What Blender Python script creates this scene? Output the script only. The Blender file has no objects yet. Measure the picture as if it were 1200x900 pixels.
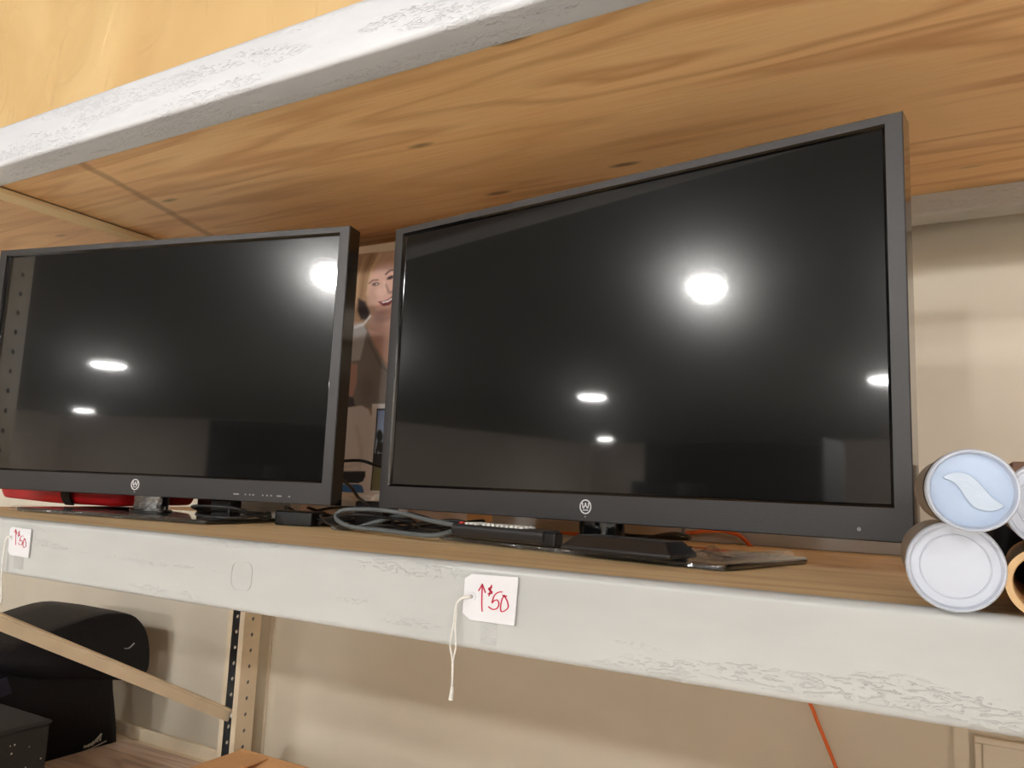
import bpy, bmesh, math, random
from mathutils import Vector, Matrix, noise
random.seed(7)
C = bpy.context.scene.collection
PI = math.pi
CAMZ = 1.5                       # lens height above the floor; all coordinates below are relative to the lens height
SH = -0.0935                     # top of the shelf the televisions stand on
LOW = -0.93                      # top of the bottom shelf

# ------------------------------------------------------------------ camera
yaw, pitch, roll, FPX = math.radians(29.635), math.radians(7.681), math.radians(2.3445), 907.55
f0 = Vector((-math.sin(yaw), math.cos(yaw), 0)); r0 = Vector((math.cos(yaw), math.sin(yaw), 0)); u0 = Vector((0, 0, 1))
FW = f0*math.cos(pitch)+u0*math.sin(pitch); uu = u0*math.cos(pitch)-f0*math.sin(pitch)
RT = r0*math.cos(roll)+uu*math.sin(roll); UP = uu*math.cos(roll)-r0*math.sin(roll)
def ray(x, y): return RT*((x-600)/FPX)-UP*((y-450)/FPX)+FW
def pY(x, y, Y): d = ray(x, y); return d*(Y/d.y)
def pZ(x, y, Z): d = ray(x, y); return d*(Z/d.z)
def pX(x, y, X): d = ray(x, y); return d*(X/d.x)
def proj(p): k = p.dot(FW); return 600+FPX*p.dot(RT)/k, 450-FPX*p.dot(UP)/k
cam_d = bpy.data.cameras.new('camera'); cam = bpy.data.objects.new('camera', cam_d); C.objects.link(cam)
cam_d.sensor_width = 36; cam_d.lens = FPX/1200*36; cam_d.clip_start = .02; cam_d.clip_end = 200
cam.matrix_world = Matrix(((RT.x, UP.x, -FW.x, 0), (RT.y, UP.y, -FW.y, 0), (RT.z, UP.z, -FW.z, 0), (0, 0, 0, 1)))
bpy.context.scene.camera = cam

# ------------------------------------------------------------------ materials
def srgb(r, g, b):
    f = lambda c: (c/255/12.92) if c/255 <= .04045 else ((c/255+.055)/1.055)**2.4
    return (f(r), f(g), f(b), 1)
class NT:
    def __init__(s, name):
        s.m = bpy.data.materials.new(name); s.m.use_nodes = True; s.t = s.m.node_tree
        s.b = s.t.nodes['Principled BSDF']; s.out = s.t.nodes['Material Output']
    def n(s, typ, ins=None, **kw):
        q = s.t.nodes.new(typ)
        for k, v in kw.items(): setattr(q, k, v)
        for k, v in (ins or {}).items():
            if hasattr(v, 'node'): s.t.links.new(v, q.inputs[k])
            else: q.inputs[k].default_value = v
        return q
    def link(s, a, b): s.t.links.new(a, b)
    def math(s, op, a, b=0.0, c=None):
        d = {0: a, 1: b}
        if c is not None: d[2] = c
        return s.n('ShaderNodeMath', d, operation=op).outputs[0]
    def coords(s, scale=(1, 1, 1), loc=(0, 0, 0), rot=(0, 0, 0)):
        tc = s.n('ShaderNodeTexCoord')
        return s.n('ShaderNodeMapping', {'Vector': tc.outputs['Object'], 'Scale': scale, 'Location': loc, 'Rotation': rot}).outputs[0]
    def noise(s, vec, scale, detail=4, rough=.5, dist=0):
        return s.n('ShaderNodeTexNoise', {'Vector': vec, 'Scale': scale, 'Detail': detail, 'Roughness': rough, 'Distortion': dist}).outputs['Fac']
    def ramp(s, fac, stops):
        q = s.n('ShaderNodeValToRGB', {'Fac': fac}); e = q.color_ramp.elements
        while len(e) < len(stops): e.new(.5)
        for i, (p, c) in enumerate(stops):
            e[i].position = p; e[i].color = c if len(c) == 4 else (*c, 1)
        return q.outputs['Color']
    def mix(s, fac, a, b):
        q = s.n('ShaderNodeMix', data_type='RGBA')
        for i, v in ((0, fac), (6, a), (7, b)):
            if hasattr(v, 'node'): s.link(v, q.inputs[i])
            else: q.inputs[i].default_value = v
        return q.outputs[2]
    def bump(s, h, strength=.3, dist=.01):
        q = s.n('ShaderNodeBump', {'Height': h, 'Strength': strength, 'Distance': dist}); s.link(q.outputs[0], s.b.inputs['Normal']); return q
    def set(s, **kw):
        for k, v in kw.items():
            k = k.replace('_', ' ')
            if hasattr(v, 'node'): s.link(v, s.b.inputs[k])
            else: s.b.inputs[k].default_value = v
        return s
def plain(name, col, rough=.5, spec=.5, bump=0, bscale=60, var=.06, metallic=0, coat=0):
    q = NT(name); v = q.coords()
    n = q.noise(v, bscale*.3, 3)
    dark = tuple(c*(1-var) for c in col[:3])+(1,); lite = tuple(min(1, c*(1+var)) for c in col[:3])+(1,)
    q.set(Base_Color=q.ramp(n, [(.3, dark), (.7, lite)]), Roughness=rough, Metallic=metallic)
    q.b.inputs['Specular IOR Level'].default_value = spec
    if coat: q.b.inputs['Coat Weight'].default_value = coat; q.b.inputs['Coat Roughness'].default_value = .05
    if bump: q.bump(q.noise(v, bscale, 4), bump, .004)
    return q.m

def paint(name, col, amount, chip):
    """glossy rack paint with stretched runs and flakes"""
    q = NT(name); v = q.coords()
    big = q.noise(q.coords((1.2, 9, 9)), 2.4, 2)
    mask = q.math('GREATER_THAN', big, amount)
    soft = q.n('ShaderNodeMapRange', {'Value': big, 'From Min': amount-.02, 'From Max': amount+.05}).outputs[0]
    fl = q.noise(q.coords((30, 75, 110), rot=(0, .12, 0)), 1.6, 5, .62, 1.4)
    fl = q.n('ShaderNodeMapRange', {'Value': fl, 'From Min': .53, 'From Max': .6}).outputs[0]
    h = q.math('MULTIPLY', fl, soft)
    wave = q.noise(q.coords((3, 10, 10)), 2.5, 2)
    h2 = q.math('ADD', q.math('MULTIPLY', h, chip), q.math('MULTIPLY', wave, .9))
    h2 = q.math('ADD', h2, q.math('MULTIPLY', q.noise(v, 300, 2), .06))
    tint = q.noise(q.coords((2, 6, 6)), 3, 3)
    dk = tuple(c*.93 for c in col[:3])+(1,)
    q.set(Base_Color=q.ramp(tint, [(.35, dk), (.65, col)]), Roughness=.32)
    q.bump(h2, .5, .0022)
    return q.m

def wood(name, dark, mid, light, knots=True, stretch=(.55, 5.5, 5.5), bands=9, seed=0., rough=.5, seam=None, boards=0):
    q = NT(name)
    v = q.coords(stretch, (seed, seed*.7, seed*.3))
    base = q.noise(v, 1.1, 3, .45, .25)
    band = q.math('FRACT', q.math('MULTIPLY', base, bands))
    band = q.math('PINGPONG', q.math('MULTIPLY', band, 2), 1)
    fine = q.noise(q.coords((stretch[0]*5, stretch[1]*16, stretch[2]*16)), 2.2, 4, .6)
    patch = q.noise(q.coords((stretch[0]*1.1, stretch[1]*.5, stretch[2]*.5), (seed*2, 1, 0)), 1.3, 2)
    line = q.n('ShaderNodeMapRange', {'Value': band, 'From Min': 0., 'From Max': .55, 'To Min': 1., 'To Max': 0.}).outputs[0]
    line = q.math('MULTIPLY', line, q.n('ShaderNodeMapRange', {'Value': patch, 'From Min': .3, 'From Max': .6, 'To Min': .25, 'To Max': 1.}).outputs[0])
    fac = q.math('ADD', q.math('MULTIPLY', fine, .5), q.math('MULTIPLY', patch, .5))
    col = q.mix(q.math('MULTIPLY', line, .6), q.ramp(fac, [(.36, mid), (.56, light)]), dark)
    if knots:
        kn = q.n('ShaderNodeTexVoronoi', {'Vector': q.coords((2.6, 9.5, 9.5), (seed, 0, 0)), 'Scale': 1.15}, feature='F1')
        kf = q.n('ShaderNodeMapRange', {'Value': kn.outputs['Distance'], 'From Min': .05, 'From Max': .13, 'To Min': 1., 'To Max': 0.}).outputs[0]
        pick = q.math('GREATER_THAN', q.n('ShaderNodeSeparateColor', {'Color': kn.outputs['Color']}).outputs[0], .52)
        kf = q.math('MULTIPLY', q.math('MULTIPLY', kf, pick), q.math('ADD', fine, .25))
        col = q.mix(kf, col, tuple(c*.25 for c in dark[:3])+(1,))
    if seam is not None:
        x0, slope, w = seam
        tc = q.n('ShaderNodeTexCoord'); sp = q.n('ShaderNodeSeparateXYZ', {'Vector': tc.outputs['Object']})
        wob = q.math('MULTIPLY', q.math('SUBTRACT', q.noise(q.coords((8, 8, 8)), 1.5, 3), .5), .03)
        d = q.math('ABSOLUTE', q.math('ADD', q.math('SUBTRACT', sp.outputs['X'], q.math('ADD', q.math('MULTIPLY', sp.outputs['Y'], slope), x0)), wob))
        sm = q.n('ShaderNodeMapRange', {'Value': d, 'From Min': w*.35, 'From Max': w, 'To Min': .5, 'To Max': 0.}).outputs[0]
        col = q.mix(sm, col, tuple(c*.55 for c in dark[:3])+(1,))
    q.set(Base_Color=col, Roughness=rough)
    q.bump(fac, .12, .003)
    return q.m

M = {}
M['paint_up'] = paint('white_rack_paint_flaked', srgb(210, 211, 214), .5, 3.4)
M['paint'] = paint('white_rack_paint', srgb(194, 194, 191), .585, 1.9)
M['cream_paint'] = plain('cream_upright_paint', srgb(222, 208, 182), .4, bump=.1, bscale=40)
M['ply_up'] = wood('plywood_underside', srgb(196, 128, 74), srgb(236, 184, 122), srgb(246, 206, 150), seed=3.1, bands=8, seam=(-1.453, -.31, .02))
M['ply_left'] = wood('plywood_panel_left', srgb(196, 138, 90), srgb(228, 178, 124), srgb(238, 196, 144), seed=9.4, bands=7)
M['ply_edge'] = wood('plywood_edge_grain', srgb(236, 204, 144), srgb(252, 234, 186), srgb(255, 244, 206), knots=False, seed=1., stretch=(30, .9, 30), bands=4)  # pale cut edge, its colour raised further in place of light reaching it
M['ply_shelf'] = wood('shelf_wood', srgb(214, 164, 104), srgb(242, 204, 146), srgb(250, 220, 170), seed=5.7, bands=6)
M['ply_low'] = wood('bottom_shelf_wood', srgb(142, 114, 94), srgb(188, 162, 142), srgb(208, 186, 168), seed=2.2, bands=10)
M['wall'] = plain('beige_wall_paint', srgb(212, 204, 187), .6, bump=.06, bscale=25, var=.02)
M['far_wall'] = plain('tan_wall_paint', srgb(206, 194, 182), .7, var=.05, bscale=4)
M['floor'] = plain('grey_concrete', srgb(226, 221, 212), .35, bump=.05, bscale=8, var=.1)
M['ceiling'] = plain('grey_ceiling_paint', srgb(84, 81, 78), .9, var=.05)
M['galvanised'] = plain('dark_bare_steel', srgb(112, 116, 120), .5, var=.1)
M['trim'] = plain('wall_trim_paint', srgb(218, 210, 192), .5, var=.02)
def glow(name, col, st):
    q = NT(name); q.set(Base_Color=(.8, .8, .8, 1), Roughness=.4); q.b.inputs['Emission Color'].default_value = col; q.b.inputs['Emission Strength'].default_value = st
    return q.m
M['lamp'] = glow('lamp_diffuser', (1, .98, .955, 1), 190); M['globe'] = glow('unseen_lamp_globe', (1, .98, .955, 1), 1150); M['bulb'] = glow('lamp_bulb', (1, .98, .955, 1), 560)
M['lamp_body'] = plain('white_lamp_metal', srgb(225, 225, 222), .4)
# televisions
def screen_mat():
    q = NT('television_screen'); v = q.coords()
    q.set(Base_Color=srgb(15, 15, 15), Roughness=.17)
    q.b.inputs['Specular IOR Level'].default_value = .2
    q.b.inputs['Coat Weight'].default_value = 1; q.b.inputs['Coat Roughness'].default_value = .04; q.b.inputs['Coat IOR'].default_value = 1.6
    return q.m
M['screen'] = screen_mat()
M['bezel'] = plain('matte_charcoal_plastic', srgb(47, 45, 45), .42, bump=.12, bscale=500, var=.04)
M['gloss'] = plain('gloss_black_plastic', srgb(10, 10, 11), .12, coat=.6)
M['tvback'] = plain('black_textured_plastic', srgb(20, 20, 21), .55, bump=.1, bscale=300)
M['glass_base'] = plain('black_glass', srgb(8, 8, 9), .06, coat=1)
M['logo'] = plain('silver_print', srgb(225, 225, 225), .35, var=.02)
M['grey_print'] = plain('grey_print', srgb(150, 150, 150), .5, var=.02)
def film(name, alpha, rough=.12, col=(.95, .97, 1, 1)):
    q = NT(name); v = q.coords()
    tr = q.n('ShaderNodeBsdfTransparent'); gl = q.n('ShaderNodeBsdfGlossy', {'Color': col, 'Roughness': rough})
    df = q.n('ShaderNodeBsdfDiffuse', {'Color': (.9, .9, .92, 1)})
    b = q.n('ShaderNodeBump', {'Height': q.noise(v, 70, 4), 'Strength': .5, 'Distance': .006}); q.link(b.outputs[0], gl.inputs['Normal'])
    m1 = q.n('ShaderNodeMixShader', {0: .04, 1: gl.outputs[0], 2: df.outputs[0]})
    m2 = q.n('ShaderNodeMixShader', {0: alpha, 1: tr.outputs[0], 2: m1.outputs[0]}); q.link(m2.outputs[0], q.out.inputs['Surface'])
    return q.m
M['film'] = film('clear_crinkled_film', .13, .07)
M['tape'] = film('clear_tape', .1, .3)
M['black'] = plain('black_plastic', srgb(18, 18, 19), .35)
M['black_rubber'] = plain('black_cord_rubber', srgb(22, 22, 23), .4)
M['grey_rubber'] = plain('grey_cord_rubber', srgb(98, 104, 106), .4)
M['remote'] = plain('charcoal_remote_plastic', srgb(40, 40, 42), .38)
M['device'] = plain('satin_black_plastic', srgb(34, 33, 34), .28)
M['key'] = plain('white_rubber_keys', srgb(232, 230, 224), .5, var=.02)
M['redkey'] = plain('red_rubber_key', srgb(200, 60, 50), .5)
M['orange'] = plain('orange_cord_rubber', srgb(226, 106, 34), .4)
M['paper'] = plain('white_card', srgb(228, 226, 229), .6, var=.02)
M['redink'] = plain('red_marker_ink', srgb(196, 22, 62), .5, var=.05)
M['string'] = plain('white_cotton_string', srgb(242, 238, 230), .8, bump=.5, bscale=900)
M['capw'] = plain('white_plastic_cap', srgb(204, 209, 221), .35, var=.02)
M['capb'] = plain('pale_blue_plastic_cap', srgb(172, 188, 212), .3, var=.03, bump=.05)
M['emblem'] = plain('frosted_plastic_emblem', srgb(186, 198, 214), .3, var=.03)
M['tubeside'] = plain('printed_tube_wall', srgb(150, 132, 112), .45, bscale=20, var=.15)
M['kraft'] = plain('kraft_tube_card', srgb(214, 176, 128), .6, var=.06)
M['cardboard'] = plain('brown_cardboard', srgb(206, 160, 112), .7, var=.05, bump=.05, bscale=80)
M['brownbox'] = plain('dark_brown_card', srgb(126, 94, 74), .7, var=.06)
M['redcloth'] = plain('red_nylon', srgb(190, 14, 22), .5, bump=.3, bscale=40)
M['webbing'] = plain('black_webbing', srgb(14, 14, 15), .7, bump=.4, bscale=400)
M['rollpaper'] = wood('weathered_grey_wood', srgb(190, 180, 164), srgb(226, 218, 204), srgb(240, 234, 224), knots=False, seed=6., stretch=(2, 20, 20))
M['maroon'] = plain('maroon_card', srgb(92, 52, 44), .6)
M['bag'] = plain('black_navy_nylon', srgb(8, 8, 15), .62, bump=.4, bscale=60, spec=.3)
M['bagstrap'] = plain('dark_blue_webbing', srgb(30, 32, 52), .7, bump=.4, bscale=300)
M['embroid'] = plain('off_white_thread', srgb(190, 186, 172), .8)
def felt():
    q = NT('charcoal_felt_specked'); v = q.coords()
    w = q.n('ShaderNodeTexVoronoi', {'Vector': v, 'Scale': 45.0})
    sp = q.math('LESS_THAN', w.outputs['Distance'], .1)
    pk = q.math('GREATER_THAN', q.n('ShaderNodeSeparateColor', {'Color': w.outputs['Color']}).outputs[0], .82)
    q.set(Base_Color=q.mix(q.math('MULTIPLY', sp, pk), srgb(42, 41, 40), srgb(210, 208, 200)), Roughness=.9)
    q.bump(q.noise(v, 200, 5), .6, .005); return q.m
M['felt'] = felt()
def tanwrap():
    q = NT('tan_wrinkled_wrap')
    v = q.coords((1.1, 1.1, .8), rot=(0, .7, 0))
    a = q.noise(v, 2.3, 3, .5, .9)
    cr = q.math('ABSOLUTE', q.math('SUBTRACT', q.noise(q.coords((1.6, 1.6, .7), (3, 1, 0), (0, -.5, 0)), 3.1, 2, .5, 1.2), .5))
    cr = q.n('ShaderNodeMapRange', {'Value': cr, 'From Min': 0., 'From Max': .035, 'To Min': 0., 'To Max': 1.}).outputs[0]
    q.set(Base_Color=q.ramp(a, [(.35, srgb(206, 170, 116)), (.65, srgb(220, 188, 134))]), Roughness=.42)
    q.bump(q.math('ADD', a, q.math('MULTIPLY', cr, .03)), .55, .05); return q.m
M['tan'] = tanwrap()
def vcol(name, rough=.35):
    q = NT(name); a = q.n('ShaderNodeAttribute', attribute_name='Print'); q.set(Base_Color=a.outputs['Color'], Roughness=rough); return q.m
M['print'] = vcol('printed_carton_front', .55)
M['cabinet'] = plain('black_cabinet_steel', srgb(24, 24, 26), .5)

# ------------------------------------------------------------------ mesh helpers
def finish(name, bm, mats, parent=None, smooth=False, bevel=0, seg=2, ang=35, world=True):
    """link ONE mesh object. vertices are given in lens-height coordinates; children are moved into their parent's frame"""
    me = bpy.data.meshes.new(name)
    bmesh.ops.recalc_face_normals(bm, faces=bm.faces[:])
    o = bpy.data.objects.new(name, me); C.objects.link(o)
    if parent is None:
        lo = Vector((min(v.co[i] for v in bm.verts) for i in range(3))); hi = Vector((max(v.co[i] for v in bm.verts) for i in range(3)))
        org = Vector(((lo.x+hi.x)/2, (lo.y+hi.y)/2, lo.z))
        bmesh.ops.translate(bm, verts=bm.verts[:], vec=-org); o.location = org
    else:
        if world:
            inv = parent_matrix(parent).inverted(); bmesh.ops.transform(bm, matrix=inv, verts=bm.verts[:])
        o.parent = parent
    bm.to_mesh(me); bm.free()
    for m in (mats if isinstance(mats, (list, tuple)) else [mats]): me.materials.append(m)
    if smooth:
        for p in me.polygons: p.use_smooth = True
    if bevel:
        b = o.modifiers.new('bevel', 'BEVEL'); b.width = bevel; b.segments = seg; b.limit_method = 'ANGLE'; b.angle_limit = math.radians(ang)
        for p in me.polygons: p.use_smooth = True
        w = o.modifiers.new('wn', 'WEIGHTED_NORMAL'); w.keep_sharp = True
    return o
def parent_matrix(o):
    m = Matrix.Translation(o.location) @ o.rotation_euler.to_matrix().to_4x4()
    return parent_matrix(o.parent) @ m if o.parent else m
def tag(o, label=None, cat=None, group=None, kind=None):
    for k, v in (('label', label), ('category', cat), ('group', group), ('kind', kind)):
        if v: o[k] = v
    return o
def thing(name, loc, label, cat, rz=0, group=None):
    o = bpy.data.objects.new(name, None); C.objects.link(o); o.location = loc; o.rotation_euler = (0, 0, rz); o.empty_display_size = .05
    return tag(o, label, cat, group)
def B(): return bmesh.new()
def box(bm, x0, x1, y0, y1, z0, z1, mi=0, mat=None):
    vs = [bm.verts.new((x, y, z)) for z in (z0, z1) for y in (y0, y1) for x in (x0, x1)]
    fs = [bm.faces.new([vs[i] for i in q]) for q in ((0, 1, 3, 2), (4, 6, 7, 5), (0, 4, 5, 1), (2, 3, 7, 6), (0, 2, 6, 4), (1, 5, 7, 3))]
    for f in fs: f.material_index = mi
    if mat is not None: bmesh.ops.transform(bm, matrix=mat, verts=vs)
    return vs
def prism(bm, poly, fn, a, b, mi=0):
    """poly: 2-D outline; fn(p, t) -> 3-D point; t runs from a to b"""
    A = [bm.verts.new(fn(p, a)) for p in poly]; Bv = [bm.verts.new(fn(p, b)) for p in poly]
    n = len(poly); fs = [bm.faces.new(A), bm.faces.new(Bv[::-1])]
    for i in range(n): fs.append(bm.faces.new((A[i], A[(i+1) % n], Bv[(i+1) % n], Bv[i])))
    for f in fs: f.material_index = mi
    return A+Bv
def catmull(pts, k=8, closed=False):
    P = [Vector(p) for p in pts]; out = []
    n = len(P)
    for i in range(n if closed else n-1):
        g = lambda j: P[j % n] if closed else P[max(0, min(n-1, j))]
        a, b, c, d = g(i-1), g(i), g(i+1), g(i+2)
        for s in range(k):
            t = s/k; out.append(.5*((2*b)+(c-a)*t+(2*a-5*b+4*c-d)*t*t+(3*b-a-3*c+d)*t**3))
    if not closed: out.append(P[-1])
    return out
def tube(bm, pts, r, n=8, k=8, rad=None, mi=0):
    P = catmull(pts, k) if k > 1 else [Vector(p) for p in pts]
    rings = []; prev = None
    for i, p in enumerate(P):
        d = (P[min(i+1, len(P)-1)]-P[max(i-1, 0)]).normalized()
        if prev is None:
            u = d.cross(Vector((0, 0, 1)) if abs(d.z) < .9 else Vector((1, 0, 0))).normalized()
        else: u = (prev-d*prev.dot(d)).normalized()
        prev = u; w = d.cross(u); rr = rad(i/(len(P)-1)) if rad else r
        rings.append([bm.verts.new(p+(u*math.cos(2*PI*j/n)+w*math.sin(2*PI*j/n))*rr) for j in range(n)])
    for a, b in zip(rings, rings[1:]):
        for j in range(n):
            f = bm.faces.new((a[j], a[(j+1) % n], b[(j+1) % n], b[j])); f.smooth = True; f.material_index = mi
    bm.faces.new(rings[0][::-1]).material_index = mi; bm.faces.new(rings[-1]).material_index = mi
def lathe(bm, prof, mat, n=48, closed=False):
    """prof: (radius, along) pairs, revolved about local z, then moved by mat"""
    rings = []
    for r, z in prof:
        if r < 1e-6: rings.append([bm.verts.new(mat @ Vector((0, 0, z)))])
        else: rings.append([bm.verts.new(mat @ Vector((r*math.cos(2*PI*j/n), r*math.sin(2*PI*j/n), z))) for j in range(n)])
    pairs = list(zip(rings, rings[1:]))
    if closed: pairs.append((rings[-1], rings[0]))
    for a, b in pairs:
        for j in range(n):
            q = [a[0] if len(a) == 1 else a[j], a[0] if len(a) == 1 else a[(j+1) % n], b[0] if len(b) == 1 else b[(j+1) % n], b[0] if len(b) == 1 else b[j]]
            q = [v for i, v in enumerate(q) if v not in q[:i]]
            if len(q) > 2: bm.faces.new(q)
def axis_matrix(o, d):
    """local z along d, origin o"""
    z = Vector(d).normalized(); x = Vector((0, 0, 1)).cross(z).normalized(); y = z.cross(x)
    return Matrix(((x.x, y.x, z.x, o[0]), (x.y, y.y, z.y, o[1]), (x.z, y.z, z.z, o[2]), (0, 0, 0, 1)))
def strokes(bm, lines, fn, w, t0, t1):
    """pen strokes as flat ribbons with a little thickness; fn((u,v),t) -> point"""
    for L in lines:
        P = [Vector(p).to_2d() for p in L]
        if len(P) > 2: P = [Vector((q.x, q.y)) for q in catmull([(p.x, p.y, 0) for p in P], 5)]
        A = []; Bq = []
        for i, p in enumerate(P):
            d = (P[min(i+1, len(P)-1)]-P[max(i-1, 0)]);
            d = d.normalized() if d.length > 0 else Vector((1, 0)); nrm = Vector((-d.y, d.x))*w/2
            if i == 0: p = p-d*w*.4
            if i == len(P)-1: p = p+d*w*.4
            A.append(p+nrm); Bq.append(p-nrm)
        rows = [[bm.verts.new(fn(q, t)) for q in side] for side, t in ((A, t0), (Bq, t0), (Bq, t1), (A, t1))]
        for i in range(len(P)-1):
            for k in range(4):
                a, b = rows[k], rows[(k+1) % 4]; bm.faces.new((a[i], a[i+1], b[i+1], b[i]))
        bm.faces.new([r[0] for r in rows]); bm.faces.new([r[-1] for r in rows][::-1])

# ------------------------------------------------------------------ the room
X0, X1, Y0, Y1, ZF, ZC = -14.5, 6., -16.5, 2.0, -CAMZ, 1.46
def slab(name, *b, m):
    bm = B(); box(bm, *b); return tag(finish(name, bm, m), kind='structure')
slab('floor', X0-.2, X1+.2, Y0-.2, Y1+.2, ZF-.2, ZF, m=M['floor'])
slab('ceiling', X0-.2, X1+.2, Y0-.2, Y1+.2, ZC, ZC+.2, m=M['ceiling'])
slab('wall_back', X0-.2, X1+.2, Y1, Y1+.2, ZF, ZC, m=M['wall'])
slab('wall_front', X0-.2, X1+.2, Y0-.2, Y0, ZF, ZC, m=M['far_wall'])
slab('wall_left', X0-.2, X0, Y0, Y1, ZF, ZC, m=M['far_wall'])
slab('wall_right', X1, X1+.2, Y0, Y1, ZF, ZC, m=M['far_wall'])
slab('trim_1', -2.125, -2.04, Y1-.012, Y1, ZF, ZC, m=M['trim'])
slab('trim_2', -.012, .016, Y1-.014, Y1, ZF, -.3, m=M['trim'])

# lamps of the room (first four seen as reflections in the screens, the rest unseen and added)
def lamp(x, y, label, r=.205):
    t = thing('ceiling_light', (x, y, ZC-.07), label, 'ceiling light', group='round lamps of the room ceiling')
    bm = B(); lathe(bm, [(0, .07), (r+.01, .07), (r+.02, .06), (r+.02, .0), (r, 0), (r, .03), (0, .03)], Matrix.Translation((x, y, ZC-.07)), 40); finish('housing', bm, M['lamp_body'], t)
    d = -r*.8 if r in (.1, .165) else -.006
    bm = B(); lathe(bm, [(0, d), (r*.5, d*.9), (r*.9, d*.4), (r*.985, .012), (r*.985, .028), (0, .028)], Matrix.Translation((x, y, ZC-.07)), 40); finish('diffuser', bm, M['globe'] if r == .165 else M['lamp'] if r > .15 else M['bulb'], t, smooth=True)
lamp(-2.32, -2.31, 'small bright ceiling lamp nearest the rack, largest glare in the right screen', .1)
lamp(-2.75, -7.04, 'round white ceiling lamp whose glare sits at the right edge of the right screen')
lamp(-6.9, -6.9, 'round white ceiling lamp glaring at mid height in both screens')
lamp(-12.3, -14.3, 'round white ceiling lamp farthest off by the corner, thin low glare in both screens')
lamp(1.7, -3.2, 'unseen large round white ceiling lamp in front of the stacked tubes', .24)  # unseen row, set for the wall's shadow edge and added floor bounce
lamp(-.95, -3.2, 'unseen large round white ceiling lamp straight out from the middle of the shelf', .24)
lamp(4.4, -3.2, 'unseen large round white ceiling lamp off to the far right beside the right wall', .24)
lamp(1.5, -7.6, 'unseen globe ceiling lamp straight out from the tubes in the far row', .165)  # unseen far globes, added to brighten the upper wall
lamp(4.4, -7.6, 'unseen globe ceiling lamp of the far row beside the right wall', .165)
lamp(-1.0, -9.0, 'unseen globe ceiling lamp farthest straight out from the right television', .165)
lamp(1.6, -12.0, 'unseen globe ceiling lamp at the far end of the room on the right', .165)
lamp(-6.2, -2.2, 'unseen round white ceiling lamp of the near row off to the left')  # unseen, added to light the left side

# a black steel cabinet across the aisle, mirrored low in both screens
t = thing('steel_cabinet', (-3.25, -3.35, ZF), 'black steel cabinet across the aisle mirrored low in the screens', 'cabinet')
bm = B(); box(bm, -3.47, -3.03, -3.6, -3.12, ZF, .1); finish('body', bm, M['cabinet'], t, bevel=.006)
bm = B(); box(bm, -3.45, -3.05, -3.12, -3.10, ZF+.06, .08); d = finish('door', bm, M['cabinet'], t, bevel=.004)
bm = B(); tube(bm, [(-3.1, -3.1, -.6), (-3.1, -3.07, -.6), (-3.1, -3.07, -.45), (-3.1, -3.1, -.45)], .006, k=2); finish('handle', bm, M['lamp_body'], d)

t = thing('shelving_unit', (-3.1, -4.2, ZF), 'tall black shelving unit across the aisle, a dark shape mirrored in the screens', 'shelving unit')
bm = B(); box(bm, -3.95, -2.25, -4.42, -4.4, ZF, .5); finish('back_panel', bm, M['cabinet'], t)
for x in (-3.95, -2.28):
    bm = B(); box(bm, x, x+.03, -4.4, -4.0, ZF, .5); finish('side_panel', bm, M['cabinet'], t)
for z in (ZF+.08, -1., -.55, -.1, .47):
    bm = B(); box(bm, -3.92, -2.28, -4.4, -4.0, z, z+.03); finish('shelf', bm, M['cabinet'], t)

t = thing('blocker_shelving', (1.9, -4.5, ZF), 'unseen off-white steel shelving added across the aisle to block low lamp light', 'shelving unit')  # unseen shelving, added to keep far lamp light off the lower wall
bm = B(); box(bm, -1.25, 5.2, -4.52, -4.5, ZF, .86); finish('back_panel', bm, M['lamp_body'], t)
for z in (ZF+.1, -.95, -.45, .05, .5):
    bm = B(); box(bm, -1.25, 5.2, -4.5, -4.1, z, z+.03); finish('shelf', bm, M['lamp_body'], t)
for x in (-1.28, .87, 3.03, 5.2):
    bm = B(); box(bm, x, x+.03, -4.56, -4.5, ZF, .86); finish('upright', bm, M['lamp_body'], t)

# ------------------------------------------------------------------ the rack
XL, XR = -2.02, 1.3
def beam(label, x0, x1, yf, ztop, zbot, ledge, mat, front=True, depth=.074):
    bm = B(); s = 1 if front else -1
    r = .009; pts = []
    for cx, cz, a0 in ((yf+r, zbot+r, 180), (yf+.018-.005, ztop-.005, 0), (yf+r, ztop-r, 90)):
        pass
    arc = lambda cx, cz, rr, a, b: [(cx+rr*math.cos(math.radians(a+(b-a)*i/5)), cz+rr*math.sin(math.radians(a+(b-a)*i/5))) for i in range(6)]
    pts += arc(r, zbot+r, r, 270, 180)
    pts += arc(r, ztop-r, r, 180, 90)
    pts += arc(.02-.004, ztop-.004, .004, 90, 0)
    pts += [(.02, ledge), (depth, ledge)] + arc(depth-r, zbot+r, r, 0, -90)
    prism(bm, pts, lambda p, t: Vector((t, yf+s*p[0], p[1])), x0, x1)
    # extra cuts along the length are not needed: the paint carries the runs and flakes
    return tag(finish('shelf_beam', bm, mat, smooth=False, bevel=0), label, 'shelf beam', 'white beams of the storage rack')
def smooth_by_angle(o, a=40):
    me = o.data
    for p in me.polygons: p.use_smooth = True
    me.set_sharp_from_angle(angle=math.radians(a))
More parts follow.
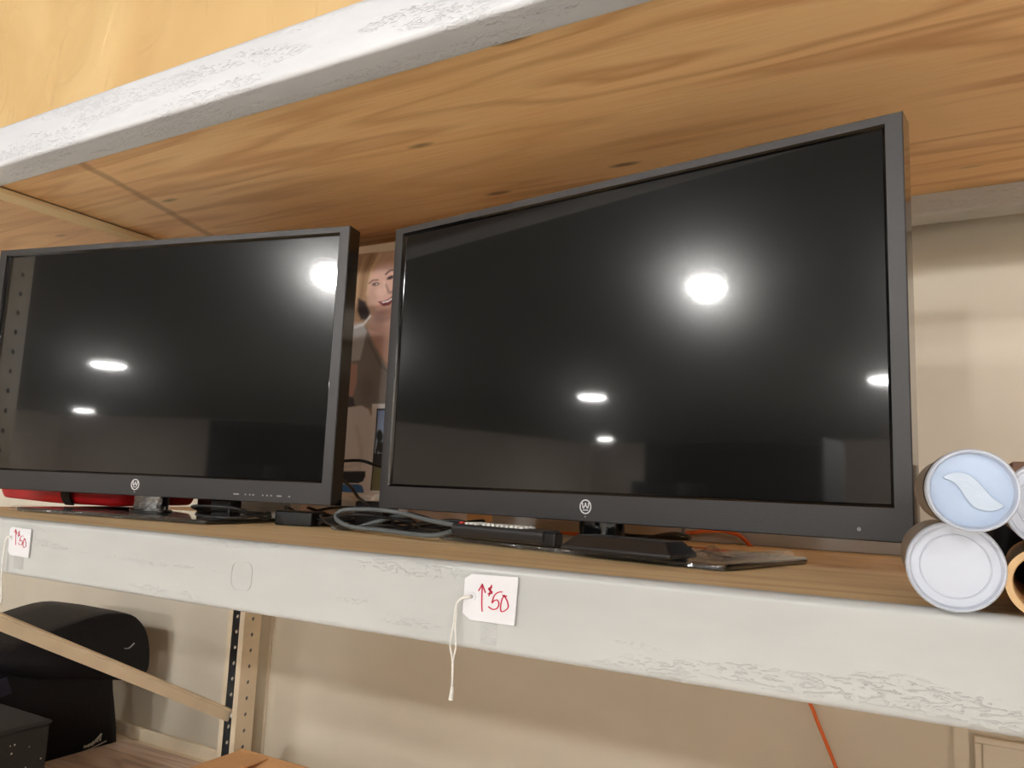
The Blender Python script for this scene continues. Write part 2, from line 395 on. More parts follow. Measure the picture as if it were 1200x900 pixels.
for args in (
    ('white front beam of the upper shelf with flaking paint and a broad underside', XL, XR, .82, .727, .635, .68, M['paint_up'], True),
    ('white front beam of the lower shelf bearing the two price tags', XL, XR, .82, SH+.001, -.194, SH-.019, M['paint'], True),
    ('pale rear beam under the back edge of the upper plywood, above the wall', XL, XR, 1.934, .727, .632, .68, M['paint'], False),
    ('rear beam hidden behind the televisions at the back of their shelf', XL, XR, 1.934, SH+.026, -.175, SH-.019, M['paint'], False),
    ('low rear beam at the back of the bottom shelf left of the upright', -4.2, -2.11, 1.934, LOW+.022, LOW-.08, LOW-.019, M['cream_paint'], False),
    ('low rear beam behind the open cardboard box on the bottom shelf', XL, XR, 1.934, LOW+.022, LOW-.08, LOW-.019, M['cream_paint'], False),
    ('low front beam of the bottom shelf below the televisions', XL, XR, .82, LOW+.001, LOW-.1, LOW-.019, M['paint'], True),
    ('low front beam of the bottom shelf in the left bay under the black bag', -4.2, -2.11, .82, LOW+.001, LOW-.1, LOW-.019, M['paint'], True),
    ('white front beam of the upper shelf in the left bay', -4.2, -2.11, .82, .727, .635, .648, M['paint_up'], True),
    ('rear beam of the upper shelf in the left bay', -4.2, -2.11, 1.934, .727, .632, .648, M['paint'], False)):
    smooth_by_angle(beam(*args))
lb = bpy.data.objects['shelf_beam.001']
bm = B(); oc = pY(283, 675, .82)
ring = [(oc.x+.021*math.copysign(abs(math.cos(a))**.6, math.cos(a)), oc.z+.0205*math.copysign(abs(math.sin(a))**.6, math.sin(a))) for a in [2*PI*i/40 for i in range(41)]]
strokes(bm, [ring], lambda p, t: Vector((p[0], t, p[1])), .0014, .8193, .8203); o_ = pY(180, 688, .82)
strokes(bm, [[(o_.x-.01, o_.z+.002), (o_.x-.004, o_.z-.001), (o_.x+.006, o_.z-.001), (o_.x+.011, o_.z+.001)]], lambda p, t: Vector((p[0], t, p[1])), .0014, .8193, .8203)
finish('pressed_outline', bm, M['paint'], lb)
def board(label, x0, x1, z0, z1, m, y0=.842, y1=1.912):
    bm = B(); box(bm, x0, x1, y0, y1, z0, z1); return tag(finish('shelf_board', bm, m, bevel=.001), label, 'shelf board', 'plywood shelf boards of the rack')
board('large knotty plywood board of the upper shelf seen from below', -2.0, XR, .681, .7, M['ply_up'])
board('light wood board under the two televisions', -2.0, XR, SH-.018, SH, M['ply_shelf'])
board('plywood board of the upper left bay lying lower with its bright cut edge showing', -4.2, -2.003, .649, .68, [M['ply_left'], M['ply_edge']], .876, 1.858)
for p in bpy.data.objects['shelf_board.002'].data.polygons:
    if p.normal.x > .9: p.material_index = 1
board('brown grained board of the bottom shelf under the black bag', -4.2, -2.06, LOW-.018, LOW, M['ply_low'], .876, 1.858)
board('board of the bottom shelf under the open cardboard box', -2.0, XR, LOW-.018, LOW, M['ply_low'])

# upright frame: two perforated channel posts and a diagonal brace
def holed_strip(bm, fn, w, z0, z1, pitch, hr, off=.5):
    """a strip of width w from z0 to z1 with one hole per pitch; fn(s, z) -> point"""
    n = int(round((z1-z0)/pitch)); pitch = (z1-z0)/n
    for i in range(n):
        a, b = z0+i*pitch, z0+(i+1)*pitch; cz = (a+b)/2; cx = w*off
        outer = [(0, a), (w*.5, a), (w, a), (w, cz), (w, b), (w*.5, b), (0, b), (0, cz)]
        angs = [225, 270, 315, 0, 45, 90, 135, 180]
        inner = [(cx+hr*math.cos(math.radians(t)), cz+hr*1.15*math.sin(math.radians(t))) for t in angs]
        O = [bm.verts.new(fn(*p)) for p in outer]; I = [bm.verts.new(fn(*p)) for p in inner]
        for j in range(8): bm.faces.new((O[j], O[(j+1) % 8], I[(j+1) % 8], I[j]))
def post(name, yf, parent, xl, xr, dep, webhole):
    lip = .02
    z0, z1 = ZF+.004, .722
    bm = B()
    holed_strip(bm, lambda t, z: Vector((xr, yf+t, z)), dep, z0, z1, .0508, .0058)
    holed_strip(bm, lambda t, z: Vector((xl, yf+t, z)), dep, z0, z1, .0508, .0058)
    def rect(bm, pa, pb):
        v = [bm.verts.new((pa[0], pa[1], z0)), bm.verts.new((pb[0], pb[1], z0)), bm.verts.new((pb[0], pb[1], z1)), bm.verts.new((pa[0], pa[1], z1))]; bm.faces.new(v)
    if webhole: holed_strip(bm, lambda t, z: Vector((xr-t, yf+dep, z)), xr-xl, z0, z1, .0508, .0062, .034/(xr-xl))
    else: rect(bm, (xl, yf+dep), (xr, yf+dep))
    rect(bm, (xl, yf), (xl+lip, yf)); rect(bm, (xr-lip, yf), (xr, yf))
    bmesh.ops.remove_doubles(bm, verts=bm.verts[:], dist=1e-5)
    o = finish(name, bm, M['cream_paint'], parent)
    m = o.modifiers.new('sheet', 'SOLIDIFY'); m.thickness = .002; m.offset = 0
    bm = B(); e = .003
    rect(bm, (xr-e, yf+e), (xr-e, yf+dep-e)); rect(bm, (xr-e, yf+dep-e), (xl+e, yf+dep-e))
    holed_strip(bm, lambda t, z: Vector((xl+e, yf+e+t, z)), dep-2*e, z0, z1, .0508, .0056)
    bmesh.ops.remove_doubles(bm, verts=bm.verts[:], dist=1e-5)
    tag(finish('inner_channel', bm, M['galvanised'], o), 'bare dark grey steel inside of the post')
    return o
fr = thing('upright_frame', (-2.065, 1.38, ZF), 'cream perforated steel upright frame with a diagonal brace, left of the bay', 'rack upright')
post('rear_post', 1.862, fr, -2.105, -2.03, .072, False); post('front_post', .80, fr, -2.105, -2.022, .072, True)
def flat_bar(bm, p, q, w, x0, x1):
    d = Vector((q[0]-p[0], q[1]-p[1])).normalized(); n = Vector((-d.y, d.x))*w/2; P, Q = Vector(p), Vector(q)
    prism(bm, [tuple(P+n), tuple(P-n), tuple(Q-n), tuple(Q+n)], lambda c, t: Vector((t, c[0], c[1])), x0, x1)
bm = B(); flat_bar(bm, (.80, -.215), (1.878, -.772), .04, -2.078, -2.074); flat_bar(bm, (.79, -.196), (1.878, -.757), .006, -2.078, -2.062)
finish('brace', bm, M['cream_paint'], fr, bevel=.001)
bm = B(); flat_bar(bm, (.83, .05), (1.9, .05), .04, -2.078, -2.074); finish('cross_bar', bm, M['cream_paint'], fr, bevel=.001)
bm = B(); lathe(bm, [(0, -.006), (.008, -.006), (.009, -.002), (.009, 0), (0, 0)], axis_matrix((-2.061, 1.872, -.768), (-1, 0, 0)), 6); finish('bolt', bm, M['lamp_body'], fr)

# ------------------------------------------------------------------ televisions
TW, TH, ZB = .944, .5645, .046          # outer size, bottom edge above the shelf
SW, SHT = .891, .500; SZ0 = ZB+.047     # screen size, its lower edge
def rounded_rect(w, d, r, n=5):
    out = []
    for cx, cy, a0 in ((w/2-r, -d/2+r, 270), (w/2-r, d/2-r, 0), (-w/2+r, d/2-r, 90), (-w/2+r, -d/2+r, 180)):
        out += [(cx+r*math.cos(math.radians(a0+90*i/n)), cy+r*math.sin(math.radians(a0+90*i/n))) for i in range(n+1)]
    return out
def television(loc, rz, base_c, base_rz, label, marks):
    t = thing('television', loc, label, 'television', rz)
    L = dict(world=False)
    # bezel ring: matte front, gloss rim outside and inside
    bm = B(); x, z0, z1 = TW/2, ZB, ZB+TH; sx, s0, s1 = SW/2, SZ0, SZ0+SHT
    def loop(hx, a, b, y): return [bm.verts.new(p) for p in ((-hx, y, a), (hx, y, a), (hx, y, b), (-hx, y, b))]
    lo = [loop(x, z0, z1, .042), loop(x, z0, z1, .0015), loop(x-.0015, z0+.0015, z1-.0015, 0), loop(sx+.0045, s0-.0045, s1+.0045, 0), loop(sx+.002, s0-.002, s1+.002, .003), loop(sx, s0, s1, .0065), loop(sx+.001, s0-.001, s1+.001, .042)]
    mi = [1, 0, 0, 1, 1, 1, 1]
    for k in range(7):
        a, b = lo[k], lo[(k+1) % 7]
        for j in range(4): bm.faces.new((a[j], a[(j+1) % 4], b[(j+1) % 4], b[j])).material_index = mi[k]
    finish('bezel', bm, [M['bezel'], M['gloss']], t, **L)
    bm = B(); box(bm, -sx+.0003, sx-.0003, .0066, .03, s0+.0003, s1-.0003); finish('screen', bm, M['screen'], t, **L)
    bm = B()
    A = [bm.verts.new(p) for p in ((-x+.004, .0425, z0+.004), (x-.004, .0425, z0+.004), (x-.004, .0425, z1-.004), (-x+.004, .0425, z1-.004))]
    Bq = [bm.verts.new(p) for p in ((-x+.03, .06, z0+.02), (x-.03, .06, z0+.02), (x-.03, .06, z1-.03), (-x+.03, .06, z1-.03))]
    D = [bm.verts.new(p) for p in ((-.3, .062, z0+.03), (.3, .062, z0+.03), (.3, .062, z1-.2), (-.3, .062, z1-.2))]
    E = [bm.verts.new(p) for p in ((-.27, .088, z0+.05), (.27, .088, z0+.05), (.27, .088, z1-.23), (-.27, .088, z1-.23))]
    bm.faces.new(A[::-1])
    for p, q in ((A, Bq), (Bq, D), (D, E)):
        for j in range(4): bm.faces.new((p[j], p[(j+1) % 4], q[(j+1) % 4], q[j]))
    bm.faces.new(E); finish('back_housing', bm, M['tvback'], t, bevel=.003, **L)
    # round crown emblem under the screen
    zc = ZB+.0235; bm = B(); F = lambda p, tt: Vector((p[0], tt, zc+p[1])); R = .0098
    ring = [(R*math.cos(2*PI*i/28), R*1.08*math.sin(2*PI*i/28)) for i in range(29)]
    strokes(bm, [ring], F, .0019, -.0006, .0004)
    strokes(bm, [[(-.0042, -.0052), (.0042, -.0052)], [(-.0058, .0042), (-.004, -.0022), (-.0005, .0032)], [(.0058, .0042), (.004, -.0022), (.0005, .0032)]], F, .0016, -.0006, .0004)
    for px_ in (-.0058, 0, .0058):
        d = [(px_+.0013*math.cos(2*PI*i/10), .0052+.0013*math.sin(2*PI*i/10)) for i in range(10)]; prism(bm, d, F, -.0006, .0004)
    tag(finish('emblem', bm, M['logo'], t, **L), 'silver ring with a small crown')
    bm = B(); lathe(bm, [(0, -.0006), (.0013, -.0006), (.0013, .0005), (0, .0005)], axis_matrix((0, 0, zc-.0155), (0, 1, 0)), 12); finish('indicator_light', bm, M['grey_print'], t, **L)
    if marks:
        bm = B()
        for a, w in ((.255, .013), (.277, .003), (.2875, .003), (.2955, .004), (.318, .003), (.328, .004), (.3375, .003), (.356, .011), (.379, .004)):
            box(bm, a-w/2, a+w/2, -.0004, .0004, ZB+.0125, ZB+.0152)
        tag(finish('control_markings', bm, M['grey_print'], t, **L), 'row of small grey symbols', kind='stuff')
    else:
        bm = B(); lathe(bm, [(0, -.0008), (.0025, -.0008), (.0028, .0004), (0, .0004)], axis_matrix((.408, 0, ZB+.014), (0, 1, 0)), 14); finish('sensor', bm, M['grey_print'], t, **L)
    # stand: oval neck and black glass base plate, swivelled on its own
    inv = Matrix.Rotation(-rz, 4, 'Z')
    bc = inv @ (Vector(base_c)-Vector(loc)); br = base_rz-rz
    bm = B()
    for za, zb, sx_, sy_ in ((.0095, .017, .05, .034), (.017, .075, .041, .026)):
        ell = [(.0+sx_*math.cos(2*PI*i/36), .052+sy_*math.sin(2*PI*i/36)) for i in range(36)]
        prism(bm, ell, lambda p, q: Vector((p[0], p[1], q)), za, zb)
    finish('stand_neck', bm, M['gloss'], t, bevel=.002, **L)
    b = finish('stand_base', prism_plate(.56, .27, .022, .0015, .0092, bc, br), M['glass_base'], t, bevel=.0025, seg=3, **L)
    return t, bc, br
def prism_plate(w, d, r, z0, z1, c, rot):
    bm = B(); m = Matrix.Translation((c.x, c.y, 0)) @ Matrix.Rotation(rot, 4, 'Z')
    prism(bm, rounded_rect(w, d, r), lambda p, q: m @ Vector((p[0], p[1], q)), z0, z1); return bm
RB = (Vector((-.490, 1.200, SH)), math.radians(-14.3))
LB = (Vector((-1.545, 1.135, SH)), math.radians(6.0))
tvR, bcR, brR = television((-.509, 1.148, SH), math.radians(-7.4), RB[0], RB[1], 'black flat television standing on the right, next to the stacked white-capped tubes', False)
tvL, bcL, brL = television((-1.512, 1.056, SH), math.radians(11.9), LB[0], LB[1], 'black flat television on the left, in front of the red bag', True)
# clear protective film still on the stand bases
def crumple(bm, fn, nx, ny, amp, seed, th=.0004):
    g = [[bm.verts.new(fn(i/nx, j/ny, abs(noise.noise(Vector((i/nx*5.1+seed, j/ny*4.3, seed))))*amp*(math.sin(PI*min(1, i/nx*1.0))**.5 if 0 < i < nx else .0)*(1 if 0 < j < ny else .35))) for i in range(nx+1)] for j in range(ny+1)]
    for j in range(ny):
        for i in range(nx): bm.faces.new((g[j][i], g[j][i+1], g[j+1][i+1], g[j+1][i]))
def base_fn(c, rot):
    m = Matrix.Translation((c.x, c.y, 0)) @ Matrix.Rotation(rot, 4, 'Z'); return lambda x, y, z: m @ Vector((x, y, z))
F = base_fn(bcR, brR)
bm = B(); crumple(bm, lambda u, v, h: F(.15+.145*u, -.13+.17*v, .0098+h*(.1+1.5*math.exp(-((u-.6)/.2)**2-((v-.15)/.25)**2))+.012*math.exp(-((u-.6)/.13)**2-((v-.15)/.2)**2)+.014*math.exp(-((u-.94)/.08)**2)), 44, 30, .014, 3.3)
crumple(bm, lambda u, v, h: F(-.284+.568*u, -.141+.05*v*v, .0015+.012*min(1, v*2.2)+h*.35), 60, 5, .008, 9.1)
o = finish('protective_film', bm, M['film'], tvR, world=False); tag(o, 'crumpled clear film peeling at the corner'); o.modifiers.new('t', 'SOLIDIFY').thickness = .0003
F2 = base_fn(bcL, brL)
bm = B(); crumple(bm, lambda u, v, h: F2(-.285+.57*u, -.141+.06*v*v, .0012+.0115*min(1, v*2.2)+h*.35), 60, 5, .009, 5.7)
G = lambda a, z, k: Vector((.037*math.cos(a)*k, .052+.025*math.sin(a)*k, z))
n = 44; rows = []
for j in range(9):
    rows.append([bm.verts.new(G(2*PI*i/n, .012+.006*j, 1.07+.10*abs(noise.noise(Vector((i*.5, j*.9, 1)))))) for i in range(n)])
for a, b in zip(rows, rows[1:]):
    for i in range(n): bm.faces.new((a[i], a[(i+1) % n], b[(i+1) % n], b[i]))
o = finish('protective_film', bm, M['film'], tvL, world=False); tag(o, 'clear film wrapped around neck and base edge'); o.modifiers.new('t', 'SOLIDIFY').thickness = .0003

# remote control and bevelled box lying on the right stand base
def frame_at(c, rot): return Matrix.Translation(c) @ Matrix.Rotation(rot, 4, 'Z')
ZT = SH+.0098
rc = pZ(590, 634, ZT); rrot = math.radians(-12)
t = thing('remote_control', (rc.x, rc.y, ZT), 'black remote control with white keys lying on the right television base', 'remote control', rrot)
bm = B()
pr = [(-.021, .004), (-.015, 0), (.015, 0), (.021, .004), (.024, .016), (.021, .0225), (-.021, .0225), (-.024, .016)]
prism(bm, pr, lambda p, q: Vector((q, p[0], p[1])), -.098, .098); finish('body', bm, M['remote'], t, bevel=.003, world=False)
bm = B(); box(bm, .045, .075, -.0235, -.002, .0, .021, mat=Matrix.Translation((.043, .005, .0))); finish('battery_end', bm, M['black'], t, bevel=.003, world=False)
for i in range(13):
    for j in range(3):
        if (i*5+j*3) % 11 == 4: continue
        bm = B(); box(bm, -.072+i*.0098, -.0655+i*.0098, -.017+j*.0125, -.0085+j*.0125, .022, .0258); finish('key', bm, M['key'], t, bevel=.0012, world=False)
bm = B(); box(bm, -.091, -.082, -.012, -.004, .022, .0258); tag(finish('power_key', bm, M['redkey'], t, bevel=.0012, world=False), 'red key')
dc = pZ(714, 651, ZT); 
t = thing('media_box', (dc.x, dc.y, ZT), 'satin black box with sloped edges in front of the right television neck', 'box', math.radians(-11))
bm = B()
pb = rounded_rect(.176, .078, .006, 2); pt = rounded_rect(.146, .05, .006, 2)
A = [bm.verts.new((p[0], p[1]+.045, .002)) for p in pb]; A2 = [bm.verts.new((p[0], p[1]+.045, .007)) for p in pb]; T2 = [bm.verts.new((p[0], p[1]+.048, .0225)) for p in pt]
for a, b in ((A, A2), (A2, T2)):
    for j in range(len(a)): bm.faces.new((a[j], a[(j+1) % len(a)], b[(j+1) % len(b)], b[j]))
bm.faces.new(T2); bm.faces.new(A[::-1]); finish('casing', bm, M['device'], t, bevel=.0015, world=False)
bm = B(); prism(bm, rounded_rect(.16, .062, .004, 2), lambda p, q: Vector((p[0], p[1]+.045, q)), 0, .002); finish('foot_pad', bm, M['black'], t, world=False)

# ------------------------------------------------------------------ cords on the shelf
def cord(name, pts, r, m, label, cat='cord', plug=None):
    bm = B(); tube(bm, pts, r, 10, 8); return tag(finish(name, bm, m), label, cat)
zz = lambda p, r: Vector((p.x, p.y, max(p.z, SH+r+.0005)))
z5 = lambda x, y: (380+x/5, 460+y/5)
gp = []
for (x, y), Y in (((760, 776), 1.10), ((600, 745), 1.12), ((480, 712), 1.14), ((350, 690), 1.15), ((210, 684), 1.16), ((110, 690), 1.155), ((68, 722), 1.145), ((90, 757), 1.13), ((170, 789), 1.12), ((330, 806), 1.11), ((500, 828), 1.09), ((640, 838), 1.075), ((745, 815), 1.10)):
    gp.append(zz(pY(*z5(x, y), Y), .0042))
cord('grey_cable', gp, .0042, M['grey_rubber'], 'thick grey cable looped on the shelf between the two televisions')
gp = [zz(pY(*z5(x, y), Y), .0042) for (x, y), Y in (((45, 818), 1.165), ((170, 796), 1.17), ((290, 762), 1.19), ((420, 728), 1.22), ((520, 722), 1.25))]
cord('grey_cable', gp, .0042, M['grey_rubber'], 'short straight run of grey cable crossing under the grey loop')
random.seed(21)
def tangle(cx, cy, rx, ry, n, label, hz=.03, z0=.004):
    pts = []; a = random.random()*6
    for i in range(n):
        a += 1.0+random.random()*.5; k = .65+.35*random.random()
        pts.append(Vector((cx+rx*math.cos(a)*k, cy+ry*math.sin(a)*k, SH+z0+hz*random.random()**2)))
    return cord('black_cable', pts, .0032, M['black_rubber'], label)
tangle(-1.02, 1.24, .12, .10, 15, 'black cord coiled loosely under the grey cable loop')
tangle(-.90, 1.30, .15, .09, 13, 'black cord heaped behind the left edge of the right television')
tangle(-1.21, 1.30, .11, .10, 12, 'black cord bundle beside the black power adapter', .035)
tangle(-.80, 1.23, .10, .06, 11, 'black cord lying under the right television behind its remote control', .02, .0135)
tangle(-.50, 1.38, .11, .08, 10, 'black cord loops behind the neck of the right television', .022, .0135)
tangle(-1.28, 1.13, .10, .09, 10, 'black cord at the right end of the left television base', .02, .0135)
cp = [pY(390, 542, 1.33), pY(405, 540, 1.34), pY(424, 540, 1.35), pY(440, 545, 1.36), pY(462, 551, 1.36)]
cord('black_cable', cp, .0035, M['black_rubber'], 'black cord strung in mid air between the televisions before the printed carton')
cp = [pY(390, 556, 1.3), pY(402, 563, 1.3), pY(412, 572, 1.28), pY(420, 583, 1.27), pY(428, 590, 1.25), zz(pY(440, 606, 1.22), .004)]
cord('black_cable', cp, .0035, M['black_rubber'], 'black cord dropping from the left television to the adapter at the carton foot')
def adapter(p, sx, sy, sz, rz, label):
    t = thing('power_adapter', (p.x, p.y, SH), label, 'power adapter', rz)
    bm = B(); box(bm, -sx/2, sx/2, -sy/2, sy/2, 0, sz); finish('casing', bm, M['black'], t, bevel=.004, world=False)
    bm = B(); tube(bm, [(sx/2-.002, 0, sz*.5), (sx/2+.02, 0, sz*.45), (sx/2+.05, .01, sz*.3)], .0035, 8, 5); finish('lead', bm, M['black_rubber'], t, world=False)
adapter(Vector((-1.175, 1.20, 0)), .085, .05, .03, .25, 'flat black power adapter lying left of the grey cable loop')
adapter(pY(440, 594, 1.30), .07, .05, .055, .1, 'black power adapter at the foot of the printed carton')
adapter(Vector((-1.36, 1.17, 0)), .05, .04, .045, .2, 'upright black adapter behind the right end of the left television base')

# orange extension cord: on the shelf behind the right television, then down the wall
op = [Vector((-.80, 1.45, SH+.005)), pY(770, 630, 1.50), pY(800, 625.5, 1.53), pY(836, 621.5, 1.56), pY(858, 624.5, 1.575), pY(872, 632, 1.58)]
op[1].z = max(op[1].z, SH+.005); op[2].z = max(op[2].z, SH+.006)
op += [op[5]+Vector((.02, .006, -.03)), Vector((op[5].x+.03, 1.62, -.19)), Vector((-.36, 1.966, -.36))]
op += [pY(948, 822, 1.975), pY(958, 846, 1.975), pY(981, 903, 1.975), pY(1010, 985, 1.975)]
cord('extension_cord', op, .0042, M['orange'], 'orange extension cord arching behind the right television and running down the wall', 'extension cord')

bm = B(); box(bm, -.95, 1.28, 1.60, 1.612, SH+.0005, SH+.03); tag(finish('backstop_strip', bm, M['paint'], bevel=.003), 'thin white strip along the back of the shelf behind the orange cord', 'strip')
# ------------------------------------------------------------------ things behind the televisions
# printed carton with a portrait of a smiling woman in a grey top
YP = 1.60
pt0 = pY(440, 286.6, YP); ztop = pt0.z; cx0, cx1 = -1.72, -1.02
def sstep(a, b, x): 
    t = max(0, min(1, (x-a)/(b-a))); return t*t*(3-2*t)
def inpoly(p, poly, soft):
    """soft coverage of a polygon"""
    x, y = p; inside = False; dm = 1e9; n = len(poly)
    for i in range(n):
        x1, y1 = poly[i]; x2, y2 = poly[(i+1) % n]
        if (y1 > y) != (y2 > y) and x < (x2-x1)*(y-y1)/(y2-y1)+x1: inside = not inside
        dx, dy = x2-x1, y2-y1; t = max(0, min(1, ((x-x1)*dx+(y-y1)*dy)/(dx*dx+dy*dy+1e-9)))
        dm = min(dm, math.hypot(x-x1-t*dx, y-y1-t*dy))
    return sstep(-soft, soft, dm if inside else -dm)
def ell(p, cx, cy, rx, ry, ang=0, soft=.25):
    a = math.radians(ang); dx, dy = p[0]-cx, p[1]-cy; u = (dx*math.cos(a)+dy*math.sin(a))/rx; v = (-dx*math.sin(a)+dy*math.cos(a))/ry
    return 1-sstep(1-soft, 1+soft, math.hypot(u, v))
def seg(p, pts, w, soft=.6):
    d = 1e9
    for (x1, y1), (x2, y2) in zip(pts, pts[1:]):
        dx, dy = x2-x1, y2-y1; t = max(0, min(1, ((p[0]-x1)*dx+(p[1]-y1)*dy)/(dx*dx+dy*dy+1e-9))); d = min(d, math.hypot(p[0]-x1-t*dx, p[1]-y1-t*dy))
    return 1-sstep(w-soft, w+soft, d)
def art(p):
    u, v = p
    c = Vector((186, 146, 116))
    def lay(col, k):
        nonlocal c
        if k > 0: c = c*(1-k)+Vector(col)*k
    lay((204, 158, 122), ell(p, 452, 308, 22, 20, 0, .5))
    lay((172, 130, 88), inpoly(p, [(395, 296), (443, 296), (437, 312), (431, 332), (430, 350), (434, 366), (427, 378), (414, 376), (408, 350), (405, 320)], 2))
    for a, w, col in (([(446, 298), (436, 315), (431, 345)], 2, (216, 178, 126)), ([(436, 298), (427, 320), (423, 350)], 1.5, (150, 108, 70)), ([(428, 300), (420, 325), (418, 355)], 1.2, (196, 156, 108)), ([(455, 299), (446, 308), (438, 322)], 1.3, (212, 168, 128))): lay(col, .75*seg(p, a, w, 1.5))
    lay((222, 172, 152), ell(p, 451, 336, 19, 29, 8, .16))
    lay((196, 148, 126), ell(p, 436, 350, 6, 16, 10, .6)*.6)
    lay((232, 186, 166), ell(p, 446, 342, 6, 5, 0, .7)*.7)
    lay((96, 66, 56), ell(p, 440.2, 333, 4.2, 1.9, -8, .5)*.9); lay((236, 230, 226), ell(p, 441.2, 333.2, .9, .9)); lay((110, 76, 60), seg(p, [(432.5, 332), (437, 328.5), (443, 328)], .8, .8)*.8)
    lay((70, 46, 40), ell(p, 457.5, 325.3, 4.2, 1.9, -22, .5)); lay((96, 64, 50), seg(p, [(452, 321.5), (457, 317), (463, 316)], .9, .8)*.9)
    lay((150, 100, 84), seg(p, [(452, 334), (456, 343), (460, 342)], 1.3, 1.4)*.7); lay((236, 196, 178), seg(p, [(450, 330), (451.5, 340)], 1.2, 1.4)*.7)
    lay((128, 44, 46), inpoly(p, [(442.5, 353.5), (449, 353), (456, 350), (462, 345), (462, 352), (456, 357.5), (449, 358.5)], .8)); lay((240, 232, 226), inpoly(p, [(447, 354), (455, 352), (461, 347.5), (460, 350.5), (455, 353.8), (449, 355.2)], .5))
    lay((44, 32, 32), inpoly(p, [(420, 350), (428, 354), (433, 366), (431, 375), (423, 374), (419, 364)], 2.2))
    lay((198, 146, 124), inpoly(p, [(436, 366), (462, 360), (464, 398), (446, 404), (432, 388)], 2)); lay((150, 104, 88), ell(p, 450, 371, 13, 6, -12, .6)*.75)
    lay((214, 164, 142), inpoly(p, [(430, 386), (450, 392), (466, 392), (462, 430), (452, 424), (440, 405)], 2))
    lay((138, 130, 122), inpoly(p, [(410, 386), (429, 383), (438, 404), (450, 426), (457, 436), (458, 478), (414, 478)], 1.5))
    lay((190, 194, 196), inpoly(p, [(408, 382), (425, 378), (430, 388), (422, 422), (408, 424)], 1.5)); lay((230, 232, 232), seg(p, [(416, 384), (426, 380), (434, 370)], 1.2, 1)*.8)
    lay((96, 90, 84), seg(p, [(432, 400), (446, 428), (455, 436)], 1, 1.2)*.6); lay((110, 102, 96), ell(p, 430, 455, 8, 14, 0, .8)*.6)
    lay((206, 154, 130), inpoly(p, [(404, 424), (419, 427), (418, 448), (413, 468), (402, 470)], 1.5)); lay((74, 66, 70), inpoly(p, [(400, 462), (414, 466), (416, 476), (400, 480)], 1.2))
    lay((232, 230, 227), inpoly(p, [(380, 480), (410, 477), (424, 475), (432, 480), (437, 492), (437, 640), (380, 640)], 1)); lay((206, 203, 200), seg(p, [(418, 500), (424, 530), (420, 552)], 2, 3)*.5); lay((208, 206, 204), seg(p, [(400, 548), (412, 546), (428, 540)], 1.5, 2)*.7)
    lay((238, 237, 235), inpoly(p, [(436, 473), (480, 473), (478, 640), (431, 640)], .6))
    ins = inpoly(p, [(442, 479), (480, 479), (476, 576), (434, 575)], .5)
    if ins > 0:
        g = Vector((120, 146, 190)) if v < 531 else (Vector((26, 28, 24)) if v < 545 else Vector((112, 104, 52)))
        if 479 < v < 531: g = g*(1-(v-479)/52*.0)+Vector((60, 50, 30))*((v-479)/52)
        lay(g, ins); lay((18, 22, 18), ins*max(ell(p, 445, 511, 3.6, 7, 0, .3), ell(p, 446, 524, 4, 7, 0, .3), seg(p, [(444, 515), (441, 531)], 1.2)))
        lay((16, 16, 16), ins*seg(p, [(442, 479), (439, 520), (434, 575)], 1.1, .5)); lay((16, 16, 16), ins*seg(p, [(442, 479.6), (480, 479.6)], 1, .5))
    lay((14, 14, 15), inpoly(p, [(380, 552), (428, 552.5), (428, 558), (425, 564), (420, 566), (380, 566)], .6))
    lay((22, 104, 196), inpoly(p, [(380, 567), (420, 567.5), (424, 569), (426, 574), (426, 582.5), (380, 580)], .6))
    lay((214, 220, 226), inpoly(p, [(380, 584), (424, 586), (424, 592), (380, 592)], 2)*.6)
    ym = 298-(u-418)*.105
    lay((222, 200, 164), 1-sstep(ym-.5, ym+.5, v))
    g_ = (c.x+c.y+c.z)/3; c = (c*.74+Vector((g_, g_, g_*1.03))*.26)*1.08; c = Vector([min(250, q) for q in c])
    return c
t = thing('printed_carton', (-1.37, YP+.05, SH), 'tall printed carton picturing a smiling woman, standing between and behind the televisions', 'carton')
bm = B(); box(bm, cx0, cx1, YP+.0012, YP+.12, SH+.0005, ztop); finish('carton_body', bm, M['kraft'], t)
bm = B(); nx, nz = 280, 300; g = []
for j in range(nz+1):
    g.append([bm.verts.new((cx0+(cx1-cx0)*i/nx, YP, SH+.0005+(ztop-SH-.0005)*j/nz)) for i in range(nx+1)])
for j in range(nz):
    for i in range(nx): bm.faces.new((g[j][i], g[j][i+1], g[j+1][i+1], g[j+1][i]))
cols = []
for row in g:
    for v in row:
        u_, v_ = proj(v.co); 
        cols.append(art((u_, v_)) if 392 < u_ < 482 else Vector((190, 170, 150)))
bm.verts.index_update()
pf = finish('printed_front', bm, M['print'], t); tag(pf, 'print of a woman in a grey top and white trousers with a small landscape inset')
ca = pf.data.color_attributes.new('Print', 'FLOAT_COLOR', 'POINT')
for i, c in enumerate(cols): ca.data[i].color = srgb(max(0, c.x), max(0, c.y), max(0, c.z))

